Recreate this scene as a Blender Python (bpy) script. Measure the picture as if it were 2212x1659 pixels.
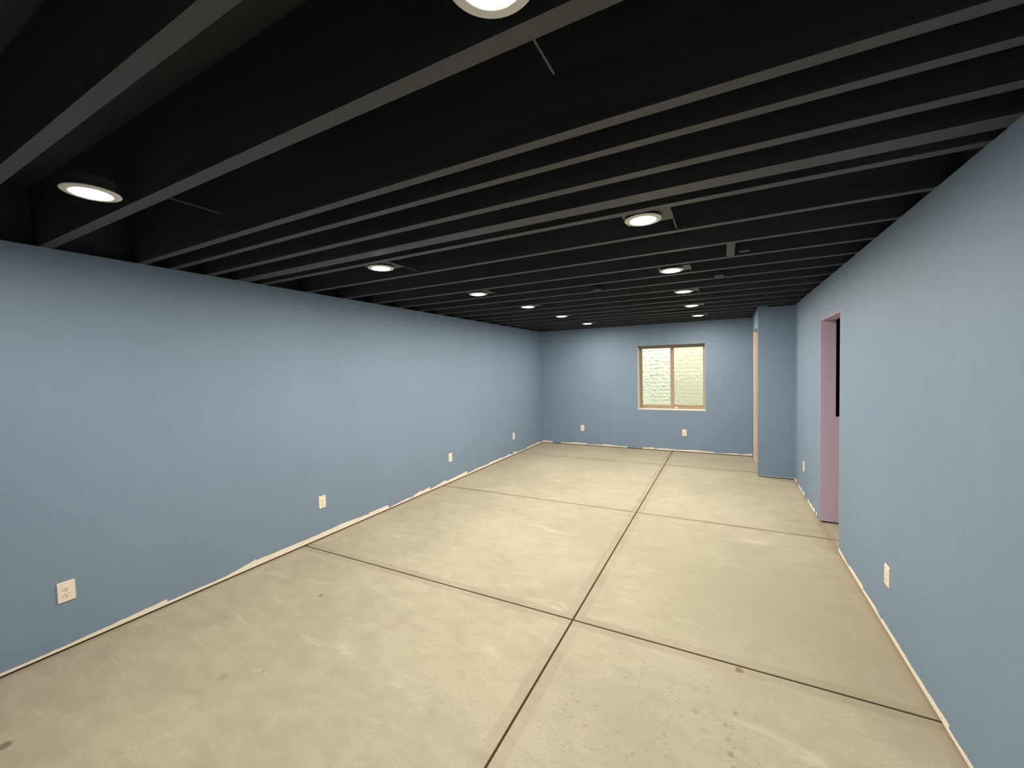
import bpy, bmesh, math, random
from mathutils import Matrix, Vector

for o in list(bpy.data.objects):
    bpy.data.objects.remove(o, do_unlink=True)
scene = bpy.context.scene
COL = scene.collection

# ------------------------------------------------------------------ camera
cam_data = bpy.data.cameras.new('camera')
cam = bpy.data.objects.new('camera', cam_data)
COL.objects.link(cam)
cam_data.sensor_fit = 'HORIZONTAL'
cam_data.sensor_width = 36.0
cam_data.lens = 14.2995
cam_data.clip_start = 0.02
cam_data.clip_end = 60
RIGHT = Vector((0.88625182, 0.462576, -0.02410711))
UP = Vector((0.00373564, 0.04490484, 0.99898428))
FWD = Vector((-0.46318868, 0.8854417, -0.03806898))
cam.matrix_world = Matrix(((RIGHT.x, UP.x, -FWD.x, 3.60121),
                           (RIGHT.y, UP.y, -FWD.y, 0.0),
                           (RIGHT.z, UP.z, -FWD.z, 1.66888),
                           (0, 0, 0, 1)))
scene.camera = cam

# ------------------------------------------------------------------ world (overcast day, reaches the room only through the window well)
world = bpy.data.worlds.new('overcast_sky')
scene.world = world
world.use_nodes = True
bg = world.node_tree.nodes['Background']
bg.inputs['Color'].default_value = (1.0, 0.99, 0.93, 1)
bg.inputs['Strength'].default_value = 6.6

vs = scene.view_settings
vs.view_transform = 'Standard'
vs.look = 'None'
vs.gamma = 1.0
vs.use_curve_mapping = False
vs.exposure = 0.0

LAMP_COLOR = (1.0, 0.875, 0.715)
LAMP_STRENGTH = 640.0

# ------------------------------------------------------------------ dimensions (metres)
W, D, H = 4.474, 8.311, 2.46      # room width, far wall, underside of joists
FRONT = -1.7                      # wall behind the camera
DECK = 2.82
COLX, COLY = 4.03, 6.879          # closet bump-out
DY0, DY1, DZ = 4.371, 5.162, 2.088    # doorway in right wall
CY0, CY1, CZ = 6.995, 7.862, 2.18     # closet opening
WX0, WX1, WZ0, WZ1 = 2.073, 3.283, 0.802, 2.049   # window opening
GAP = 0.014                       # gap under the drywall

# ------------------------------------------------------------------ helpers
def obj(name, mesh, mats, parent=None):
    o = bpy.data.objects.new(name, mesh)
    COL.objects.link(o)
    if not isinstance(mats, (list, tuple)):
        mats = [mats]
    for m in mats:
        mesh.materials.append(m)
    if parent is not None:
        o.parent = parent
    return o

def empty(name, loc=(0, 0, 0), rz=0.0):
    o = bpy.data.objects.new(name, None)
    COL.objects.link(o)
    o.location = loc
    o.rotation_euler = (0, 0, rz)
    o.empty_display_size = 0.1
    return o

def tag(o, label=None, cat=None, group=None, kind=None):
    if label: o['label'] = label
    if cat: o['category'] = cat
    if group: o['group'] = group
    if kind: o['kind'] = kind
    return o

class MB:
    def __init__(self):
        self.v, self.f, self.m = [], [], []
    def quad(self, pts, mi=0):
        n = len(self.v)
        self.v += [tuple(p) for p in pts]
        self.f.append(tuple(range(n, n + len(pts))))
        self.m.append(mi)
    def box(self, x0, x1, y0, y1, z0, z1, mi=0):
        n = len(self.v)
        self.v += [(x0, y0, z0), (x1, y0, z0), (x1, y1, z0), (x0, y1, z0),
                   (x0, y0, z1), (x1, y0, z1), (x1, y1, z1), (x0, y1, z1)]
        for q in ((0, 3, 2, 1), (4, 5, 6, 7), (0, 1, 5, 4), (1, 2, 6, 5), (2, 3, 7, 6), (3, 0, 4, 7)):
            self.f.append(tuple(n + i for i in q)); self.m.append(mi)
        return self
    def chamfer_box(self, x0, x1, y0, y1, z0, z1, c, mi=0):
        """box whose top edge is chamfered by c"""
        n = len(self.v)
        self.v += [(x0, y0, z0), (x1, y0, z0), (x1, y1, z0), (x0, y1, z0),
                   (x0, y0, z1 - c), (x1, y0, z1 - c), (x1, y1, z1 - c), (x0, y1, z1 - c),
                   (x0 + c, y0 + c, z1), (x1 - c, y0 + c, z1), (x1 - c, y1 - c, z1), (x0 + c, y1 - c, z1)]
        qs = [(0, 3, 2, 1), (8, 9, 10, 11)]
        for a in (0, 4):
            for i in range(4):
                j = (i + 1) % 4
                qs.append((a + i, a + j, a + 4 + j, a + 4 + i))
        for q in qs:
            self.f.append(tuple(n + i for i in q)); self.m.append(mi)
        return self
    def lathe(self, prof, seg=48, mi=0, c=(0, 0, 0), cap0=False, cap1=False):
        """revolve (r, z) profile about z"""
        n = len(self.v)
        for r, z in prof:
            for k in range(seg):
                a = 2 * math.pi * k / seg
                self.v.append((c[0] + r * math.cos(a), c[1] + r * math.sin(a), c[2] + z))
        for i in range(len(prof) - 1):
            for k in range(seg):
                k2 = (k + 1) % seg
                self.f.append((n + i * seg + k, n + i * seg + k2, n + (i + 1) * seg + k2, n + (i + 1) * seg + k)); self.m.append(mi)
        if cap0: self.f.append(tuple(n + k for k in range(seg))[::-1]); self.m.append(mi)
        if cap1: self.f.append(tuple(n + (len(prof) - 1) * seg + k for k in range(seg))); self.m.append(mi)
        return self
    def mesh(self, name, smooth=False, recalc=True):
        me = bpy.data.meshes.new(name)
        me.from_pydata(self.v, [], self.f)
        me.polygons.foreach_set('material_index', self.m)
        if recalc:
            bm = bmesh.new(); bm.from_mesh(me)
            bmesh.ops.recalc_face_normals(bm, faces=bm.faces)
            bm.to_mesh(me); bm.free()
        if smooth:
            me.polygons.foreach_set('use_smooth', [True] * len(me.polygons))
        me.update()
        return me
    def build(self, name, mats, parent=None, smooth=False, recalc=True):
        return obj(name, self.mesh(name, smooth, recalc), mats, parent)

# ------------------------------------------------------------------ node material helper
class NM:
    def __init__(self, name):
        self.mat = bpy.data.materials.new(name)
        self.mat.use_nodes = True
        self.t = self.mat.node_tree
        self.bsdf = self.t.nodes['Principled BSDF']
        self.out = self.t.nodes['Material Output']
        self.co = self.t.nodes.new('ShaderNodeTexCoord').outputs['Object']
    def link(self, a, b): self.t.links.new(a, b)
    def put(self, sock, val):
        if hasattr(val, 'is_output'): self.link(val, sock)
        else: sock.default_value = val
    def noise(self, scale, detail=4, rough=0.55, vec=None, dist=0.0):
        n = self.t.nodes.new('ShaderNodeTexNoise')
        self.put(n.inputs['Vector'], vec or self.co)
        n.inputs['Scale'].default_value = scale
        n.inputs['Detail'].default_value = detail
        n.inputs['Roughness'].default_value = rough
        n.inputs['Distortion'].default_value = dist
        return n.outputs['Fac']
    def voronoi(self, scale, out='Distance', vec=None, rnd=1.0):
        n = self.t.nodes.new('ShaderNodeTexVoronoi')
        self.put(n.inputs['Vector'], vec or self.co)
        n.inputs['Scale'].default_value = scale
        n.inputs['Randomness'].default_value = rnd
        return n.outputs[out]
    def mapping(self, loc=(0, 0, 0), rot=(0, 0, 0), scale=(1, 1, 1)):
        n = self.t.nodes.new('ShaderNodeMapping')
        self.link(self.co, n.inputs['Vector'])
        n.inputs['Location'].default_value = loc
        n.inputs['Rotation'].default_value = rot
        n.inputs['Scale'].default_value = scale
        return n.outputs['Vector']
    def math(self, op, a, b=None, clamp=False):
        n = self.t.nodes.new('ShaderNodeMath')
        n.operation = op; n.use_clamp = clamp
        self.put(n.inputs[0], a)
        if b is not None: self.put(n.inputs[1], b)
        return n.outputs[0]
    def rng(self, val, a, b, c=0.0, d=1.0, smooth=True):
        n = self.t.nodes.new('ShaderNodeMapRange')
        n.interpolation_type = 'SMOOTHSTEP' if smooth else 'LINEAR'
        self.put(n.inputs['Value'], val)
        n.inputs['From Min'].default_value = a; n.inputs['From Max'].default_value = b
        n.inputs['To Min'].default_value = c; n.inputs['To Max'].default_value = d
        return n.outputs['Result']
    def mix(self, fac, a, b, blend='MIX'):
        n = self.t.nodes.new('ShaderNodeMix')
        n.data_type = 'RGBA'; n.blend_type = blend
        self.put(n.inputs[0], fac)
        for s, v in ((n.inputs[6], a), (n.inputs[7], b)):
            if hasattr(v, 'is_output'): self.link(v, s)
            else: s.default_value = (*v, 1)
        return n.outputs[2]
    def xyz(self):
        n = self.t.nodes.new('ShaderNodeSeparateXYZ')
        self.link(self.co, n.inputs[0])
        return n.outputs[0], n.outputs[1], n.outputs[2]
    def bump(self, h, strength=0.2, dist=0.01):
        n = self.t.nodes.new('ShaderNodeBump')
        n.inputs['Strength'].default_value = strength
        n.inputs['Distance'].default_value = dist
        self.link(h, n.inputs['Height'])
        self.link(n.outputs['Normal'], self.bsdf.inputs['Normal'])
    def set(self, color=None, rough=None, spec=None):
        if color is not None:
            if hasattr(color, 'is_output'): self.link(color, self.bsdf.inputs['Base Color'])
            else: self.bsdf.inputs['Base Color'].default_value = (*color, 1)
        if rough is not None: self.put(self.bsdf.inputs['Roughness'], rough)
        if spec is not None: self.bsdf.inputs['Specular IOR Level'].default_value = spec
        return self.mat

M = {}

def paint(name, c, var=0.03, rough=0.6, spec=0.3, bump=0.12):
    m = NM(name)
    big = m.noise(1.3, 3)
    roll = m.noise(1.0, 4, 0.6, m.mapping(scale=(9, 9, 1.6)))
    f = m.math('ADD', m.math('MULTIPLY', big, 0.6), m.math('MULTIPLY', roll, 0.4))
    col = m.mix(m.rng(f, 0.3, 0.7), tuple(x * (1 - var) for x in c), tuple(x * (1 + var) for x in c))
    m.bump(m.noise(140, 3, 0.6), bump, 0.004)
    M[name] = m.set(col, rough, spec)

paint('blue_paint', (0.198, 0.280, 0.390))
paint('purple_paint', (0.58, 0.47, 0.63))
paint('bare_drywall', (0.82, 0.77, 0.68), 0.06, 0.8, 0.1)

def black_paint():
    m = NM('black_paint')
    n = m.noise(1.0, 4, 0.6, m.mapping(scale=(1.2, 14, 14)))
    col = m.mix(m.rng(n, 0.3, 0.7), (0.044, 0.045, 0.046), (0.060, 0.060, 0.060))
    m.bump(m.noise(1.0, 3, 0.6, m.mapping(scale=(6, 90, 90))), 0.25, 0.003)
    M['black_paint'] = m.set(col, m.rng(n, 0.3, 0.7, 0.42, 0.55), 0.5)
black_paint()

def plain(name, c, rough=0.6, spec=0.3, nscale=30, var=0.06):
    m = NM(name)
    col = m.mix(m.noise(nscale, 3), tuple(x * (1 - var) for x in c), tuple(min(1, x * (1 + var)) for x in c))
    M[name] = m.set(col, rough, spec)
plain('gap_dark', (0.045, 0.028, 0.02), 0.95, 0.05)
plain('groove_dark', (0.15, 0.112, 0.072), 0.95, 0.05)
plain('plate_plastic', (0.82, 0.76, 0.66), 0.35, 0.5, 5, 0.01)
plain('slot_dark', (0.05, 0.042, 0.03), 0.7, 0.2)
plain('screw_metal', (0.62, 0.58, 0.48), 0.35, 0.5)
plain('trim_white', (0.86, 0.83, 0.77), 0.45, 0.4, 8, 0.02)
plain('window_vinyl', (0.37, 0.295, 0.205), 0.5, 0.4, 12, 0.05)
plain('latch_white', (0.75, 0.70, 0.58), 0.4, 0.4)
plain('well_liner', (0.80, 0.78, 0.67), 0.75, 0.2, 9, 0.10)
plain('screen_frame', (0.62, 0.55, 0.42), 0.5, 0.3)

def wood():
    m = NM('raw_wood')
    g = m.noise(1.0, 5, 0.6, m.mapping(scale=(28, 28, 1.1)), 0.6)
    col = m.mix(m.rng(g, 0.3, 0.7), (0.60, 0.42, 0.24), (0.76, 0.60, 0.38))
    knots = m.rng(m.voronoi(2.2), 0.03, 0.07, 1, 0)
    col = m.mix(m.math('MULTIPLY', knots, 0.6), col, (0.30, 0.18, 0.08))
    M['raw_wood'] = m.set(col, 0.75, 0.2)
wood()

def emit():
    m = NM('lamp_diffuser')
    m.set((0.9, 0.88, 0.82), 0.4, 0.3)
    m.bsdf.inputs['Emission Color'].default_value = (*LAMP_COLOR, 1)
    m.bsdf.inputs['Emission Strength'].default_value = LAMP_STRENGTH
    M['lamp_diffuser'] = m.mat
emit()

def glass():
    m = NM('window_glass')
    t = m.t
    tr = t.nodes.new('ShaderNodeBsdfTransparent'); tr.inputs[0].default_value = (0.93, 0.96, 0.93, 1)
    gl = t.nodes.new('ShaderNodeBsdfGlossy'); gl.inputs['Roughness'].default_value = 0.03
    fr = t.nodes.new('ShaderNodeFresnel'); fr.inputs['IOR'].default_value = 1.45
    mx = t.nodes.new('ShaderNodeMixShader')
    m.link(fr.outputs[0], mx.inputs[0]); m.link(tr.outputs[0], mx.inputs[1]); m.link(gl.outputs[0], mx.inputs[2])
    m.link(mx.outputs[0], m.out.inputs['Surface'])
    t.nodes.remove(m.bsdf)
    M['window_glass'] = m.mat
    # fine insect screen: mostly open weave
    s = NM('insect_screen')
    t = s.t
    tr = t.nodes.new('ShaderNodeBsdfTransparent')
    df = t.nodes.new('ShaderNodeBsdfDiffuse'); df.inputs[0].default_value = (0.72, 0.66, 0.52, 1)
    tl = t.nodes.new('ShaderNodeBsdfTranslucent'); tl.inputs[0].default_value = (0.72, 0.66, 0.52, 1)
    a = t.nodes.new('ShaderNodeMixShader'); a.inputs[0].default_value = 0.5
    s.link(df.outputs[0], a.inputs[1]); s.link(tl.outputs[0], a.inputs[2])
    b = t.nodes.new('ShaderNodeMixShader'); b.inputs[0].default_value = 0.30
    s.link(tr.outputs[0], b.inputs[1]); s.link(a.outputs[0], b.inputs[2])
    s.link(b.outputs[0], s.out.inputs['Surface'])
    t.nodes.remove(s.bsdf)
    M['insect_screen'] = s.mat
glass()

JX = 2.706
JY = [0.22, 2.498, 4.688, 7.128]

def concrete():
    m = NM('concrete')
    x, y, z = m.xyz()
    cloud = m.noise(0.9, 5, 0.6, dist=0.4)
    mott = m.noise(5.5, 5, 0.62, m.mapping(rot=(0, 0, 0.5), scale=(1, 1.8, 1)), 0.6)
    fine = m.noise(70, 3, 0.7)
    f = m.math('ADD', m.math('MULTIPLY', cloud, 0.55), m.math('MULTIPLY', mott, 0.45))
    col = m.mix(m.rng(f, 0.36, 0.64), (0.332, 0.314, 0.240), (0.432, 0.412, 0.326))
    col = m.mix(m.rng(fine, 0.35, 0.7, 0, 0.6), col, (0.325, 0.306, 0.231))
    # pale trowel scuffs
    sc = m.noise(2.2, 6, 0.7, m.mapping(rot=(0, 0, -0.55), scale=(0.8, 2.6, 1)), 0.7)
    col = m.mix(m.math('MULTIPLY', m.rng(sc, 0.57, 0.76), 0.42), col, (0.60, 0.57, 0.46))
    # grey damp-looking patches
    pt = m.noise(1.7, 5, 0.65, m.mapping(loc=(4, 2, 0), rot=(0, 0, 0.4), scale=(1, 1.6, 1)), 0.5)
    col = m.mix(m.math('MULTIPLY', m.rng(pt, 0.56, 0.72), 0.35), col, (0.30, 0.275, 0.215))
    # broad worn-grey area by the doorway; dimmer light painted into the near left corner
    for (px, py, r0, r1, k) in ((3.95, 3.2, 0.35, 1.25, 0.55), (0.5, 0.7, 0.3, 1.3, 0.10), (4.0, 6.4, 0.1, 0.7, 0.3)):
        ax = m.math('SUBTRACT', x, px); ay = m.math('SUBTRACT', y, py)
        d = m.math('SQRT', m.math('ADD', m.math('MULTIPLY', ax, ax), m.math('MULTIPLY', ay, ay)))
        d = m.math('ADD', d, m.math('MULTIPLY', m.math('SUBTRACT', pt, 0.5), 1.6))
        col = m.mix(m.rng(d, r0, r1, k, 0), col, (0.29, 0.272, 0.195))
    # stained bands along the saw cuts
    wob = m.math('MULTIPLY', m.math('SUBTRACT', m.noise(6, 4), 0.5), 0.022)
    def band(axis, pos, half, k):
        d = m.math('ABSOLUTE', m.math('SUBTRACT', axis, pos))
        d = m.math('ADD', d, wob)
        return m.math('MULTIPLY', m.rng(d, half, half + 0.012, 1, 0), k)
    b = band(x, JX, 0.062, 0.34)
    for p, k, hw in ((JY[1], 0.40, 0.06), (JY[2], 0.25, 0.035), (JY[2], 0.75, 0.010), (JY[3], 0.25, 0.06), (JY[3], 0.8, 0.018)):
        b = m.math('MAXIMUM', b, band(y, p, hw, k))
    b = m.math('MULTIPLY', b, m.rng(m.noise(2.5, 3), 0.3, 0.65, 0.45, 1.0))
    col = m.mix(b, col, (0.245, 0.212, 0.150))
    # brown dirt line along the walls
    e = m.math('MINIMUM', m.math('ABSOLUTE', x), m.math('ABSOLUTE', m.math('SUBTRACT', W, x)))
    e = m.math('ADD', e, wob)
    col = m.mix(m.rng(e, 0.0, 0.07, 0.5, 0.0), col, (0.27, 0.21, 0.15))
    # water-drop pitting around the middle of the near slab
    dx = m.math('SUBTRACT', x, 3.22); dy = m.math('SUBTRACT', y, 1.95)
    rr = m.math('ADD', m.math('MULTIPLY', dx, dx), m.math('MULTIPLY', m.math('MULTIPLY', dy, dy), 1.6))
    reg = m.rng(rr, 0.10, 0.50, 1, 0)
    warp = m.mapping(rot=(0, 0, 0.46), scale=(0.75, 1.5, 1))
    v1 = m.rng(m.voronoi(30, vec=warp), 0.12, 0.32, 1, 0)
    v1 = m.math('MULTIPLY', v1, m.rng(m.noise(7, 3), 0.42, 0.55))
    v2 = m.math('MULTIPLY', m.rng(m.voronoi(11, vec=warp), 0.06, 0.16, 1, 0), m.rng(m.noise(5, 3), 0.5, 0.58))
    pits = m.math('MULTIPLY', m.math('MAXIMUM', v1, v2), reg)
    col = m.mix(m.math('MULTIPLY', pits, 0.62), col, (0.26, 0.24, 0.17))
    # individual drips and smudges
    spots = [(0.558, 1.499, 0.022, .5, (0.25, 0.23, 0.18)), (0.52, 1.40, 0.014, .4, (0.25, 0.23, 0.18)),
             (0.905, 1.971, 0.020, .75, (0.17, 0.15, 0.17)), (0.675, 0.497, 0.030, .8, (0.13, 0.115, 0.085)),
             (1.135, 1.181, 0.030, .45, (0.25, 0.22, 0.16)), (1.289, 1.305, 0.012, .6, (0.18, 0.16, 0.12)),
             (3.666, 2.459, 0.024, .75, (0.15, 0.12, 0.08)), (1.02, 1.93, 0.014, .4, (0.25, 0.23, 0.18)),
             (3.60, 2.05, 0.013, .55, (0.2, 0.18, 0.13)), (3.61, 1.97, 0.012, .6, (0.2, 0.18, 0.13)),
             (3.62, 1.90, 0.015, .65, (0.2, 0.18, 0.13)), (3.63, 1.84, 0.012, .5, (0.2, 0.18, 0.13)),
             (3.47, 2.07, 0.022, .32, (0.2, 0.19, 0.14)), (3.64, 2.14, 0.016, .5, (0.2, 0.18, 0.13))]
    wv = m.math('MULTIPLY', m.math('SUBTRACT', m.noise(40, 3), 0.5), 0.02)
    for sx, sy, r, k, c in spots:
        ax = m.math('SUBTRACT', x, sx); ay = m.math('SUBTRACT', y, sy)
        d = m.math('SQRT', m.math('ADD', m.math('MULTIPLY', ax, ax), m.math('MULTIPLY', ay, ay)))
        d = m.math('ADD', d, wv)
        col = m.mix(m.rng(d, r * 0.6, r * 1.1, k, 0), col, c)
    h = m.math('ADD', m.math('MULTIPLY', mott, 0.6), m.math('MULTIPLY', fine, 0.4))
    m.bump(h, 0.10, 0.01)
    M['concrete'] = m.set(col, m.rng(f, 0.35, 0.65, 0.62, 0.78), 0.3)
concrete()

# ------------------------------------------------------------------ floor
FX1 = 6.1
floor = MB().box(-0.13, FX1, FRONT - 0.13, D + 0.02, -0.15, -0.014).build('floor', M['groove_dark'])
tag(floor, 'bare beige concrete basement floor cut into slabs by dark joints', kind='structure')
g = 0.0055
ys = [FRONT - 0.13] + JY + [D + 0.02]
for xi, (xa, xb) in enumerate(((-0.13, JX - g), (JX + g, FX1))):
    for i in range(len(ys) - 1):
        ya = ys[i] + (g if i else 0); yb = ys[i + 1] - (g if i < len(ys) - 2 else 0)
        mb = MB().chamfer_box(xa, xb, ya, yb, -0.014, 0.0, 0.003)
        mb.m = [1 if k in (0, 2, 3, 4, 5) else 0 for k in range(len(mb.m))]
        mb.build('slab', [M['concrete'], M['groove_dark']], floor)

# ------------------------------------------------------------------ walls
def drywall_wall(name, label, boxes, sills):
    """boxes: drywall panels (material 0); sills: recessed dark sill plates under the panels (material 1)"""
    mb = MB()
    for b in boxes: mb.box(*b, mi=0)
    for b in sills: mb.box(*b, mi=1)
    o = mb.build(name, [M['blue_paint'], M['gap_dark']])
    return tag(o, label, kind='structure')

T = 0.125
wall_left = drywall_wall('wall_left', 'long blue painted wall on the left with four outlets',
    [(-T, 0, FRONT - T, D, GAP, H)], [(-T, -0.014, FRONT - T, D, 0, GAP)])
wall_right = drywall_wall('wall_right', 'blue painted wall on the right with a doorway into a purple passage',
    [(W, W + T, FRONT - T, DY0, GAP, H), (W, W + T, DY1, D, GAP, H), (W, W + T, DY0, DY1, DZ, H)],
    [(W + 0.014, W + T, FRONT - T, DY0, 0, GAP), (W + 0.014, W + T, DY1, D, 0, GAP)])
WB = D + 0.30
wall_back = drywall_wall('wall_back', 'blue painted far wall with the basement window',
    [(-T, WX0, D, WB, GAP, H), (WX1, W + T, D, WB, GAP, H),
     (WX0, WX1, D, WB, GAP, WZ0), (WX0, WX1, D, WB, WZ1, H)],
    [(-T, W + T, D + 0.02, WB, -0.03, GAP)])
wall_front = drywall_wall('wall_front', 'blue painted wall behind the viewer',
    [(-T, W + T, FRONT - T, FRONT, GAP, H)], [(-T, W + T, FRONT - T, FRONT - 0.014, 0, GAP)])

# closet bump-out in the far right corner: front panel and a side wall with an open framed doorway
cf = MB()
cf.box(COLX, W, COLY, COLY + 0.116, GAP, H, 0)
cf.box(COLX, COLX + 0.11, COLY, COLY + 0.116, H, H + 0.028, 0)
cf.box(COLX + 0.014, W, COLY + 0.014, COLY + 0.116, 0, GAP, 1)
wall_closet_front = tag(cf.build('wall_closet_front', [M['blue_paint'], M['gap_dark']]),
                        'narrow blue painted closet wall facing the room in far corner', kind='structure')
cs = MB()
cs.box(COLX, COLX + 0.116, CY1 + 0.04, D, GAP, H, 0)
cs.box(COLX, COLX + 0.0127, CY1 + 0.004, CY1 + 0.04, GAP, H, 0)
cs.box(COLX, COLX + 0.116, COLY + 0.116, CY1 + 0.04, CZ + 0.04, H, 0)
cs.box(COLX, COLX + 0.0127, COLY + 0.116, CY1 + 0.004, CZ + 0.004, CZ + 0.04, 0)
cs.box(COLX + 0.014, COLX + 0.116, CY1 + 0.04, D, 0, GAP, 1)
wall_closet_side = tag(cs.build('wall_closet_side', [M['blue_paint'], M['gap_dark']]),
                       'blue painted closet side wall with raw doorway framing', kind='structure')
door_2 = tag(empty('door_2', (COLX, CY1, 0)), 'unfinished closet doorway with raw lumber jambs', kind='structure')
def local(mb_box, off):
    x0, x1, y0, y1, z0, z1 = mb_box
    return (x0 - off[0], x1 - off[0], y0 - off[1], y1 - off[1], z0 - off[2], z1 - off[2])
off = (COLX, CY1, 0)
MB().box(*local((COLX + 0.0127, COLX + 0.103, CY1, CY1 + 0.04, 0.0, CZ), off)).build('jamb', M['raw_wood'], door_2)
MB().box(*local((COLX, COLX + 0.0127, CY1 - 0.001, CY1 + 0.004, 0.03, CZ), off)).build('drywall_edge', M['bare_drywall'], door_2)
MB().box(*local((COLX + 0.0127, COLX + 0.103, COLY + 0.116, CY1 + 0.04, CZ, CZ + 0.04), off)).build('header', M['raw_wood'], door_2)
MB().box(*local((COLX + 0.02, COLX + 0.085, CY1 - 0.035, CY1, 0.0, 0.038), off)).build('plate_offcut', M['raw_wood'], door_2)

# purple-lined doorway in the right wall
door_1 = tag(empty('door_1', (W, DY0, 0)), 'open doorway in right wall lined in purple paint', kind='structure')
off = (W, DY0, 0)
MB().box(*local((W - 0.001, W + T, DY1 - 0.006, DY1, GAP, DZ), off)).build('jamb', M['purple_paint'], door_1)
MB().box(*local((W - 0.0005, W + T, DY0, DY0 + 0.004, GAP, DZ), off)).build('jamb', M['purple_paint'], door_1)
MB().box(*local((W - 0.0005, W + T, DY0 + 0.004, DY1 - 0.006, DZ - 0.006, DZ), off)).build('header', M['purple_paint'], door_1)

# passage beyond the doorway; full-height walls coloured black to stand in for darkness
PX = W + T
hall = MB()
hall.box(PX, 5.45, DY1 - 0.006, DY1 + 0.11, GAP, 1.10, 0)
tag(hall.build('wall_passage_half', [M['purple_paint']]), 'purple half-height wall in the passage beyond the doorway', kind='structure')
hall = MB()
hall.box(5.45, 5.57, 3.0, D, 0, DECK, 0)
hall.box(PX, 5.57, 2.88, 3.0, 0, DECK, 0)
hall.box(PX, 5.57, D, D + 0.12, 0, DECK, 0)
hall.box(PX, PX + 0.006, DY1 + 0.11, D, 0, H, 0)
tag(hall.build('wall_passage', [M['black_paint']]), 'passage walls coloured black in place of shade behind the doorway', kind='structure')

# ------------------------------------------------------------------ ragged unpainted strips at the foot of the walls
def ragged(name, wall, p0, p1, nrm, lo, hi, seed, skip=0.0, seglen=(0.12, 0.55), zb=GAP):
    rnd = random.Random(seed)
    p0 = Vector(p0); p1 = Vector(p1); n = Vector(nrm) * 0.0015
    L = (p1 - p0).length; d = (p1 - p0).normalized()
    tops = []; s = 0.0
    while s < L:
        e = min(L, s + rnd.uniform(*seglen))
        if rnd.random() < skip:
            a = b = 0.0
        else:
            a = rnd.uniform(lo, hi) * (0.6 if rnd.random() < 0.3 else 1); b = rnd.uniform(lo, hi)
        k = max(2, int((e - s) / 0.04))
        for i in range(k + 1):
            u = i / k
            hh = a + (b - a) * u + (rnd.uniform(-1, 1) * 0.0022 if a else 0)
            tops.append((s + (e - s) * u + (0.0008 if i == 0 else 0), max(0.0, hh)))
        s = e
    mb = MB()
    for (s0, h0), (s1, h1) in zip(tops[:-1], tops[1:]):
        if h0 < 0.003 and h1 < 0.003: continue
        if s1 <= s0: continue
        a = p0 + d * s0; b = p0 + d * s1
        h0 = max(h0, 0.002); h1 = max(h1, 0.002)
        q = [(a.x, a.y, zb), (b.x, b.y, zb), (b.x, b.y, zb + h1), (a.x, a.y, zb + h0)]
        f = [(v[0] + n.x, v[1] + n.y, v[2]) for v in q]
        mb.quad(f)
        mb.quad([q[3], q[2], f[2], f[3]]); mb.quad([q[0], f[0], f[1], q[1]])
        mb.quad([q[0], q[3], f[3], f[0]]); mb.quad([q[1], f[1], f[2], q[2]])
    o = mb.build(name, M['bare_drywall'], wall, recalc=False)
    o['label'] = 'ragged cream strip of unpainted drywall along the floor'
    return o
ragged('bare_drywall_strip', wall_left, (0, FRONT, 0), (0, D, 0), (1, 0, 0), 0.014, 0.058, 5)
ragged('bare_drywall_strip', wall_back, (0, D, 0), (COLX, D, 0), (0, -1, 0), 0.014, 0.042, 11, 0.12, (0.1, 0.4))
ragged('bare_drywall_strip', wall_right, (W, FRONT, 0), (W, DY0, 0), (-1, 0, 0), 0.014, 0.036, 8, 0.0, (0.1, 0.5))
ragged('bare_drywall_strip', wall_right, (W, DY1, 0), (W, COLY, 0), (-1, 0, 0), 0.010, 0.05, 4, 0.30, (0.04, 0.16), 0.004)
ragged('bare_drywall_strip', wall_closet_front, (COLX, COLY, 0), (W, COLY, 0), (0, -1, 0), 0.004, 0.010, 6, 0.3)

# ------------------------------------------------------------------ ceiling: deck, rim and joists
ceiling = MB()
ceiling.box(-0.15, 5.57, FRONT - 0.15, WB, DECK, DECK + 0.03)
ceiling.box(-0.15, -0.11, FRONT - 0.15, WB, H, DECK)
ceiling.box(W + 0.085, W + T, FRONT - 0.15, WB, H, DECK)
ceiling.box(-0.11, 5.57, WB - 0.04, WB, H, DECK)
ceiling.box(-0.11, 5.57, FRONT - 0.15, FRONT - 0.11, H, DECK)
ceiling = tag(ceiling.build('ceiling', M['black_paint']), 'open basement ceiling of joists sprayed matte black', kind='structure')

def joist(y, w):
    mb = MB()
    x0, x1 = -0.11, W + 0.085
    mb.box(x0, x1, y - w / 2, y + w / 2, H, DECK)
    return mb.build('joist', M['black_paint'], ceiling)
JOISTS = [(-1.45, .05), (-1.04, .05), (-0.64, .05), (-0.26, .05), (0.12, .05), (0.511, .046), (0.902, .056), (1.355, .047), (1.534, .043), (1.774, .052),
          (2.026, .100), (2.193, .052), (2.635, .046), (3.071, .046), (3.485, .046), (3.877, .046), (4.265, .046),
          (4.677, .046), (5.09, .046), (5.504, .046), (5.899, .046), (6.314, .046), (6.723, .046), (7.094, .046),
          (7.508, .046), (7.92, .046), (8.285, .046)]
for y, w in JOISTS:
    joist(y, w)
# solid blocking and small scraps between joists
MB().box(3.617, 3.668, 3.094, 3.462, H + 0.001, H + 0.20).build('joist_blocking', M['black_paint'], ceiling)
MB().box(3.70, 3.76, 3.36, 3.40, H + 0.004, H + 0.03).build('block_scrap', M['black_paint'], ceiling)
MB().box(3.518, 3.60, 4.16, 4.242, H + 0.004, H + 0.04).build('block_scrap', M['black_paint'], ceiling)
MB().box(2.385, 2.465, 4.18, 4.242, H + 0.004, H + 0.04).build('block_scrap', M['black_paint'], ceiling)

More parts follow.
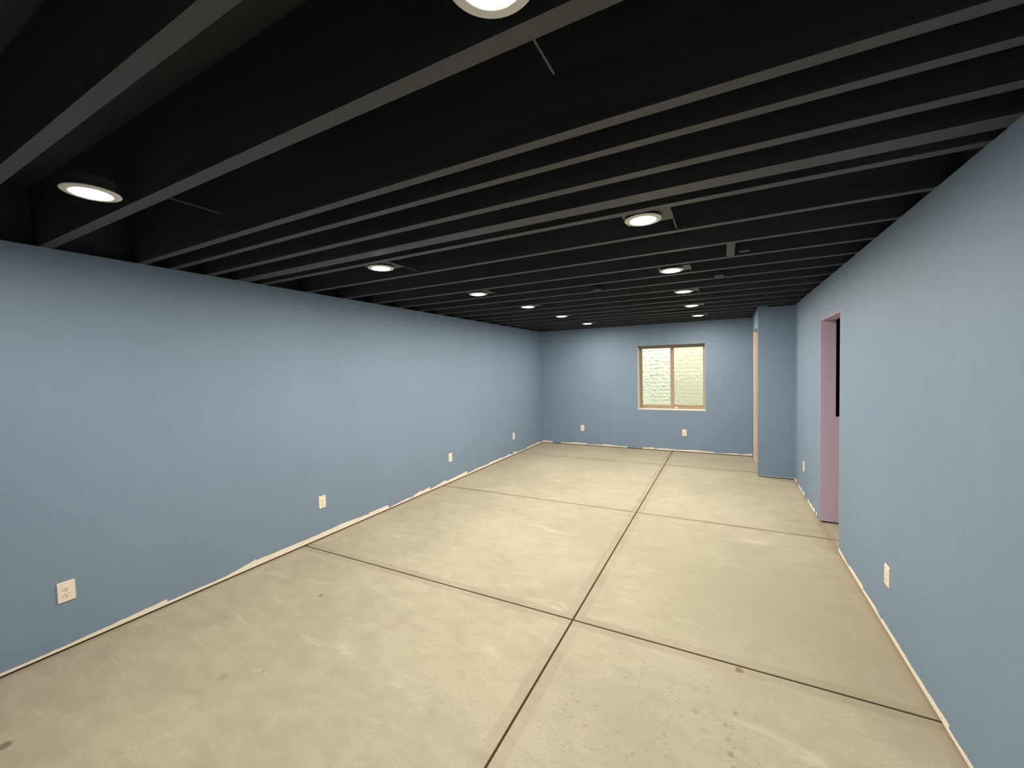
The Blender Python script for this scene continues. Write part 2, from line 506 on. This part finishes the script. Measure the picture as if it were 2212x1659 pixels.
# ------------------------------------------------------------------ recessed lights
def lamp_meshes():
    trim = MB().lathe([(0.075, 0.012), (0.094, 0.003), (0.0965, 0.001), (0.0965, -0.001), (0.094, -0.0030), (0.080, -0.0045), (0.0680, -0.0060), (0.0665, -0.0052), (0.0665, 0.012)], 64)
    lens = MB().lathe([(0.0664, -0.0030), (0.060, -0.0055), (0.045, -0.0068), (0.025, -0.0075), (0.006, -0.0078)], 48, cap1=True)
    can = MB().lathe([(0.0670, 0.0115), (0.0780, 0.0115), (0.0780, 0.052), (0.006, 0.052)], 40, cap1=True)
    return trim.mesh('light_trim', True), lens.mesh('light_diffuser', True), can.mesh('light_housing')
TRIM_ME, LENS_ME, CAN_ME = lamp_meshes()
CAN_ME.materials.append(M['black_paint'])
TRIM_ME.materials.append(M['trim_white'])
LENS_ME.materials.append(M['lamp_diffuser'])

def link_me(name, me, parent):
    o = bpy.data.objects.new(name, me); COL.objects.link(o); o.parent = parent
    return o

def light(x, y, ya, yb, label, cable=None):
    t = empty('recessed_light', (x, y, H))
    tag(t, label, 'ceiling light', 'round recessed ceiling lights in two rows')
    link_me('trim_ring', TRIM_ME, t)
    link_me('diffuser', LENS_ME, t)
    link_me('housing', CAN_ME, t)
    if not cable:
        a = max(ya - y + 0.006, -0.085); b = min(yb - y - 0.006, 0.105)
        p = MB()
        p.box(-0.10, 0.148, a, b, 0.012, 0.0145)
        p.build('mounting_plate', M['black_paint'], t)
        hb = MB(); hb.box(0.140, 0.148, b, yb - y, 0.008, 0.020)
        hb.build('hanger_bar', M['black_paint'], t)
    if cable:
        (x0, y0), (x1, y1) = cable
        c = MB(); c.box(x0 - x - 0.003, x0 - x + 0.003, y0 - y, y1 - y, 0.012, 0.018)
        c.build('supply_cable', M['black_paint'], t)
    return t
GAPS = [(0.534, 0.869), (2.219, 2.612), (3.508, 3.854), (4.700, 5.067), (5.922, 6.291), (7.117, 7.485)]
LEFT = [(1.212, 0.742), (1.275, 2.330), (1.303, 3.672), (1.350, 4.800), (1.362, 6.000), (1.369, 7.310)]
RIGHTL = [(3.185, 0.745), (3.211, 2.330), (3.209, 3.690), (3.211, 4.830), (3.211, 6.050), (3.222, 7.335)]
ORD = ['nearest', 'second nearest', 'third nearest',
       'third farthest', 'second farthest', 'farthest']
for i in range(6):
    light(*LEFT[i], *GAPS[i], 'round ceiling light, %s in the row by left wall' % ORD[i],
          ((1.385, 0.93), (1.385, 1.16)) if i == 0 else None)
    lab = 'round ceiling light, %s in the right row' % ORD[i]
    if i == 0: lab = 'large lit round ceiling light cut off by the top edge of the photo'
    light(*RIGHTL[i], *GAPS[i], lab, ((3.19, 0.93), (3.19, 1.08)) if i == 0 else None)

# ------------------------------------------------------------------ window
window_1 = tag(empty('window_1', (WX0, D, WZ0)), 'two-pane basement slider window with tan vinyl frame', kind='structure')
off = (WX0, D, WZ0)
FY = D + 0.19
def wbox(name, mat, b, parent=window_1):
    return MB().box(*local(b, off)).build(name, M[mat], parent)
fw = 0.036
fr = MB()
fr.box(*local((WX0, WX0 + fw, FY, FY + 0.08, WZ0 + 0.006, WZ1), off))
fr.box(*local((WX1 - fw * 0.8, WX1, FY, FY + 0.08, WZ0 + 0.006, WZ1), off))
fr.box(*local((WX0 + fw, WX1 - fw * 0.8, FY, FY + 0.08, WZ1 - fw, WZ1), off))
fr.box(*local((WX0 + fw, WX1 - fw * 0.8, FY, FY + 0.08, WZ0 + 0.006, WZ0 + 0.052), off))
fr.build('frame', M['window_vinyl'], window_1)
def sash(x0, x1, y, s, s2):
    mb = MB()
    z0, z1 = WZ0 + 0.052, WZ1 - fw
    mb.box(*local((x0, x0 + s, y, y + 0.03, z0, z1), off)); mb.box(*local((x1 - s2, x1, y, y + 0.03, z0, z1), off))
    mb.box(*local((x0 + s, x1 - s2, y, y + 0.03, z0, z0 + 0.018), off)); mb.box(*local((x0 + s, x1 - s2, y, y + 0.03, z1 - 0.018, z1), off))
    o = mb.build('sash', M['window_vinyl'], window_1)
    p = MB().box(*local((x0 + s, x1 - s2, y + 0.012, y + 0.016, z0 + 0.018, z1 - 0.018), off)).build('pane', M['window_glass'], o)
    return o
xm = 2.692
sash(WX0 + fw, 2.724, FY + 0.006, 0.020, 0.064)
sash(2.662, WX1 - fw * 0.8, FY + 0.042, 0.060, 0.014)
sc = MB()
sc.box(*local((xm + 0.03, WX1 - fw * 0.8, FY + 0.076, FY + 0.0765, WZ0 + 0.06, WZ1 - fw), off))
sc.build('insect_screen', M['insect_screen'], window_1)
lt = MB()
lt.box(*local((2.738, 2.800, FY - 0.014, FY, WZ0 + 0.018, WZ0 + 0.046), off))
lt.box(*local((2.750, 2.788, FY - 0.026, FY - 0.014, WZ0 + 0.010, WZ0 + 0.028), off))
lt.build('latch', M['latch_white'], window_1)
# unpainted sill return with slightly ragged front edge
sl = MB()
sl.box(*local((WX0 - 0.004, WX1 + 0.008, D - 0.004, FY, WZ0 - 0.006, WZ0 + 0.006), off))
sl.build('sill', M['bare_drywall'], window_1)

# unpainted side returns of the window opening
for x0 in (WX0, WX1 - 0.003):
    MB().box(*local((x0, x0 + 0.003, D + 0.001, FY, WZ0 + 0.006, WZ1 - 0.03), off)).build('side_return', M['bare_drywall'], window_1)

# pebbled liner of the window well outside (real relief, lit by the sky from above)
rnd = random.Random(3)
wx0, wx1, wz0, wz1 = 1.0, 4.15, 0.30, 2.50
NX, NZ = 190, 170
peb = []
row = 0; zz = wz0
while zz < wz1 + 0.1:
    xx = wx0 + (0.055 if row % 2 else 0.0)
    while xx < wx1 + 0.1:
        peb.append((xx + rnd.uniform(-.028, .028), zz + rnd.uniform(-.02, .02), rnd.uniform(.022, .044), rnd.uniform(.018, .034), rnd.uniform(.008, .022), rnd.uniform(-.6, .6)))
        xx += 0.098
    zz += 0.082; row += 1
grid = {}
for p in peb:
    grid.setdefault((int(p[0] / 0.12), int(p[1] / 0.12)), []).append(p)
def relief(x, z):
    h = 0.0
    gx, gz = int(x / 0.12), int(z / 0.12)
    for i in (-1, 0, 1):
        for j in (-1, 0, 1):
            for (px, pz, rx, rz, a, t) in grid.get((gx + i, gz + j), ()):
                dx, dz = x - px, z - pz
                c, s = math.cos(t), math.sin(t)
                u = (dx * c + dz * s) / rx; v = (-dx * s + dz * c) / rz
                q = u * u + v * v
                if q < 1: h = max(h, a * math.sqrt(1 - q))
    return h
well = MB()
cx = (wx0 + wx1) / 2
for j in range(NZ + 1):
    z = wz0 + (wz1 - wz0) * j / NZ
    for i in range(NX + 1):
        x = wx0 + (wx1 - wx0) * i / NX
        t = (x - cx) / ((wx1 - wx0) / 2)
        yb = WB + 1.25 * math.sqrt(max(0.0, 1 - t ** 4)) + 0.02
        well.v.append((x, yb - relief(x, z), z))
for j in range(NZ):
    for i in range(NX):
        a = j * (NX + 1) + i
        well.f.append((a, a + 1, a + NX + 2, a + NX + 1)); well.m.append(0)
wl = well.build('window_well', M['well_liner'], None, True, False)
tag(wl, 'pebbled cream liner of the window well outside the window', kind='structure')
MB().box(wx0 - 0.05, wx1 + 0.05, WB, WB + 1.35, wz0 - 0.06, wz0).build('window_well_gravel', M['well_liner'])
tag(bpy.data.objects['window_well_gravel'], 'pale gravel bed of the window well outside', kind='structure')

# ------------------------------------------------------------------ wall outlets
def rounded(mb, w, h, r, y0, y1, c=(0, 0), mi=0, seg=5):
    pts = []
    for sx, sz, a0 in ((1, 1, 0), (-1, 1, 90), (-1, -1, 180), (1, -1, 270)):
        for k in range(seg + 1):
            a = math.radians(a0 + 90 * k / seg)
            pts.append((c[0] + sx * (w / 2 - r) + r * math.cos(a), c[1] + sz * (h / 2 - r) + r * math.sin(a)))
    n = len(mb.v); N = len(pts)
    b = 0.0025 if abs(y1 - y0) > 0.004 else 0.0006
    for (ins, yy) in ((0, y0), (0, y1 + b), (b, y1)):
        for px, pz in pts:
            qx = c[0] + (px - c[0]) * (1 - ins / (w / 2)); qz = c[1] + (pz - c[1]) * (1 - ins / (h / 2))
            mb.v.append((qx, yy, qz))
    for L in range(2):
        for k in range(N):
            k2 = (k + 1) % N
            mb.f.append((n + L * N + k, n + L * N + k2, n + (L + 1) * N + k2, n + (L + 1) * N + k)); mb.m.append(mi)
    mb.f.append(tuple(n + 2 * N + k for k in range(N))); mb.m.append(mi)
def outlet_meshes():
    p = MB(); rounded(p, 0.079, 0.124, 0.004, 0.0, -0.0065)
    r = MB(); rounded(r, 0.034, 0.029, 0.011, -0.005, -0.0085)
    s = MB()
    s.box(-0.0085, -0.0060, -0.0089, -0.0080, 0.000, 0.0085)
    s.box(0.0060, 0.0082, -0.0089, -0.0080, 0.001, 0.0080)
    s.box(-0.0026, 0.0026, -0.0089, -0.0080, -0.0095, -0.0045)
    c = MB(); rounded(c, 0.007, 0.007, 0.0034, -0.005, -0.0078)
    return p.mesh('cover_plate', True), r.mesh('receptacle', False), s.mesh('slots'), c.mesh('screw')
ME_P, ME_R, ME_S, ME_C = outlet_meshes()
for me, k in ((ME_P, 'plate_plastic'), (ME_R, 'plate_plastic'), (ME_S, 'slot_dark'), (ME_C, 'screw_metal')):
    me.materials.append(M[k])
    for p in me.polygons: p.use_smooth = False
def outlet(loc, rz, label):
    t = empty('wall_outlet', loc, rz)
    tag(t, label, 'outlet', 'white duplex outlets around the room')
    link_me('cover_plate', ME_P, t)
    for dz in (0.0195, -0.0195):
        r = link_me('receptacle', ME_R, t); r.location = (0, 0, dz)
        link_me('slots', ME_S, r)
    link_me('screw', ME_C, t)
HP = math.pi / 2
ZO = 0.368
outlet((0, 0.891, 0.364), HP, 'white duplex outlet on left wall, nearest and largest of the four')
outlet((0, 2.692, 0.371), HP, 'white duplex outlet on left wall, second from the viewer')
outlet((0, 4.857, 0.376), HP, 'white duplex outlet on left wall, third from the viewer')
outlet((0, 6.899, 0.367), HP, 'white duplex outlet on left wall, farthest, close to the far corner')
outlet((0.919, D, 0.368), 0, 'white duplex outlet on far wall, left of the window')
outlet((2.922, D, 0.371), 0, 'white duplex outlet on far wall, directly below the window')
outlet((W, 6.12, 0.364), -HP, 'white duplex outlet on right wall between the doorway and closet corner')
outlet((W, 3.187, 0.357), -HP, 'white duplex outlet on right wall, on the near side of the doorway')
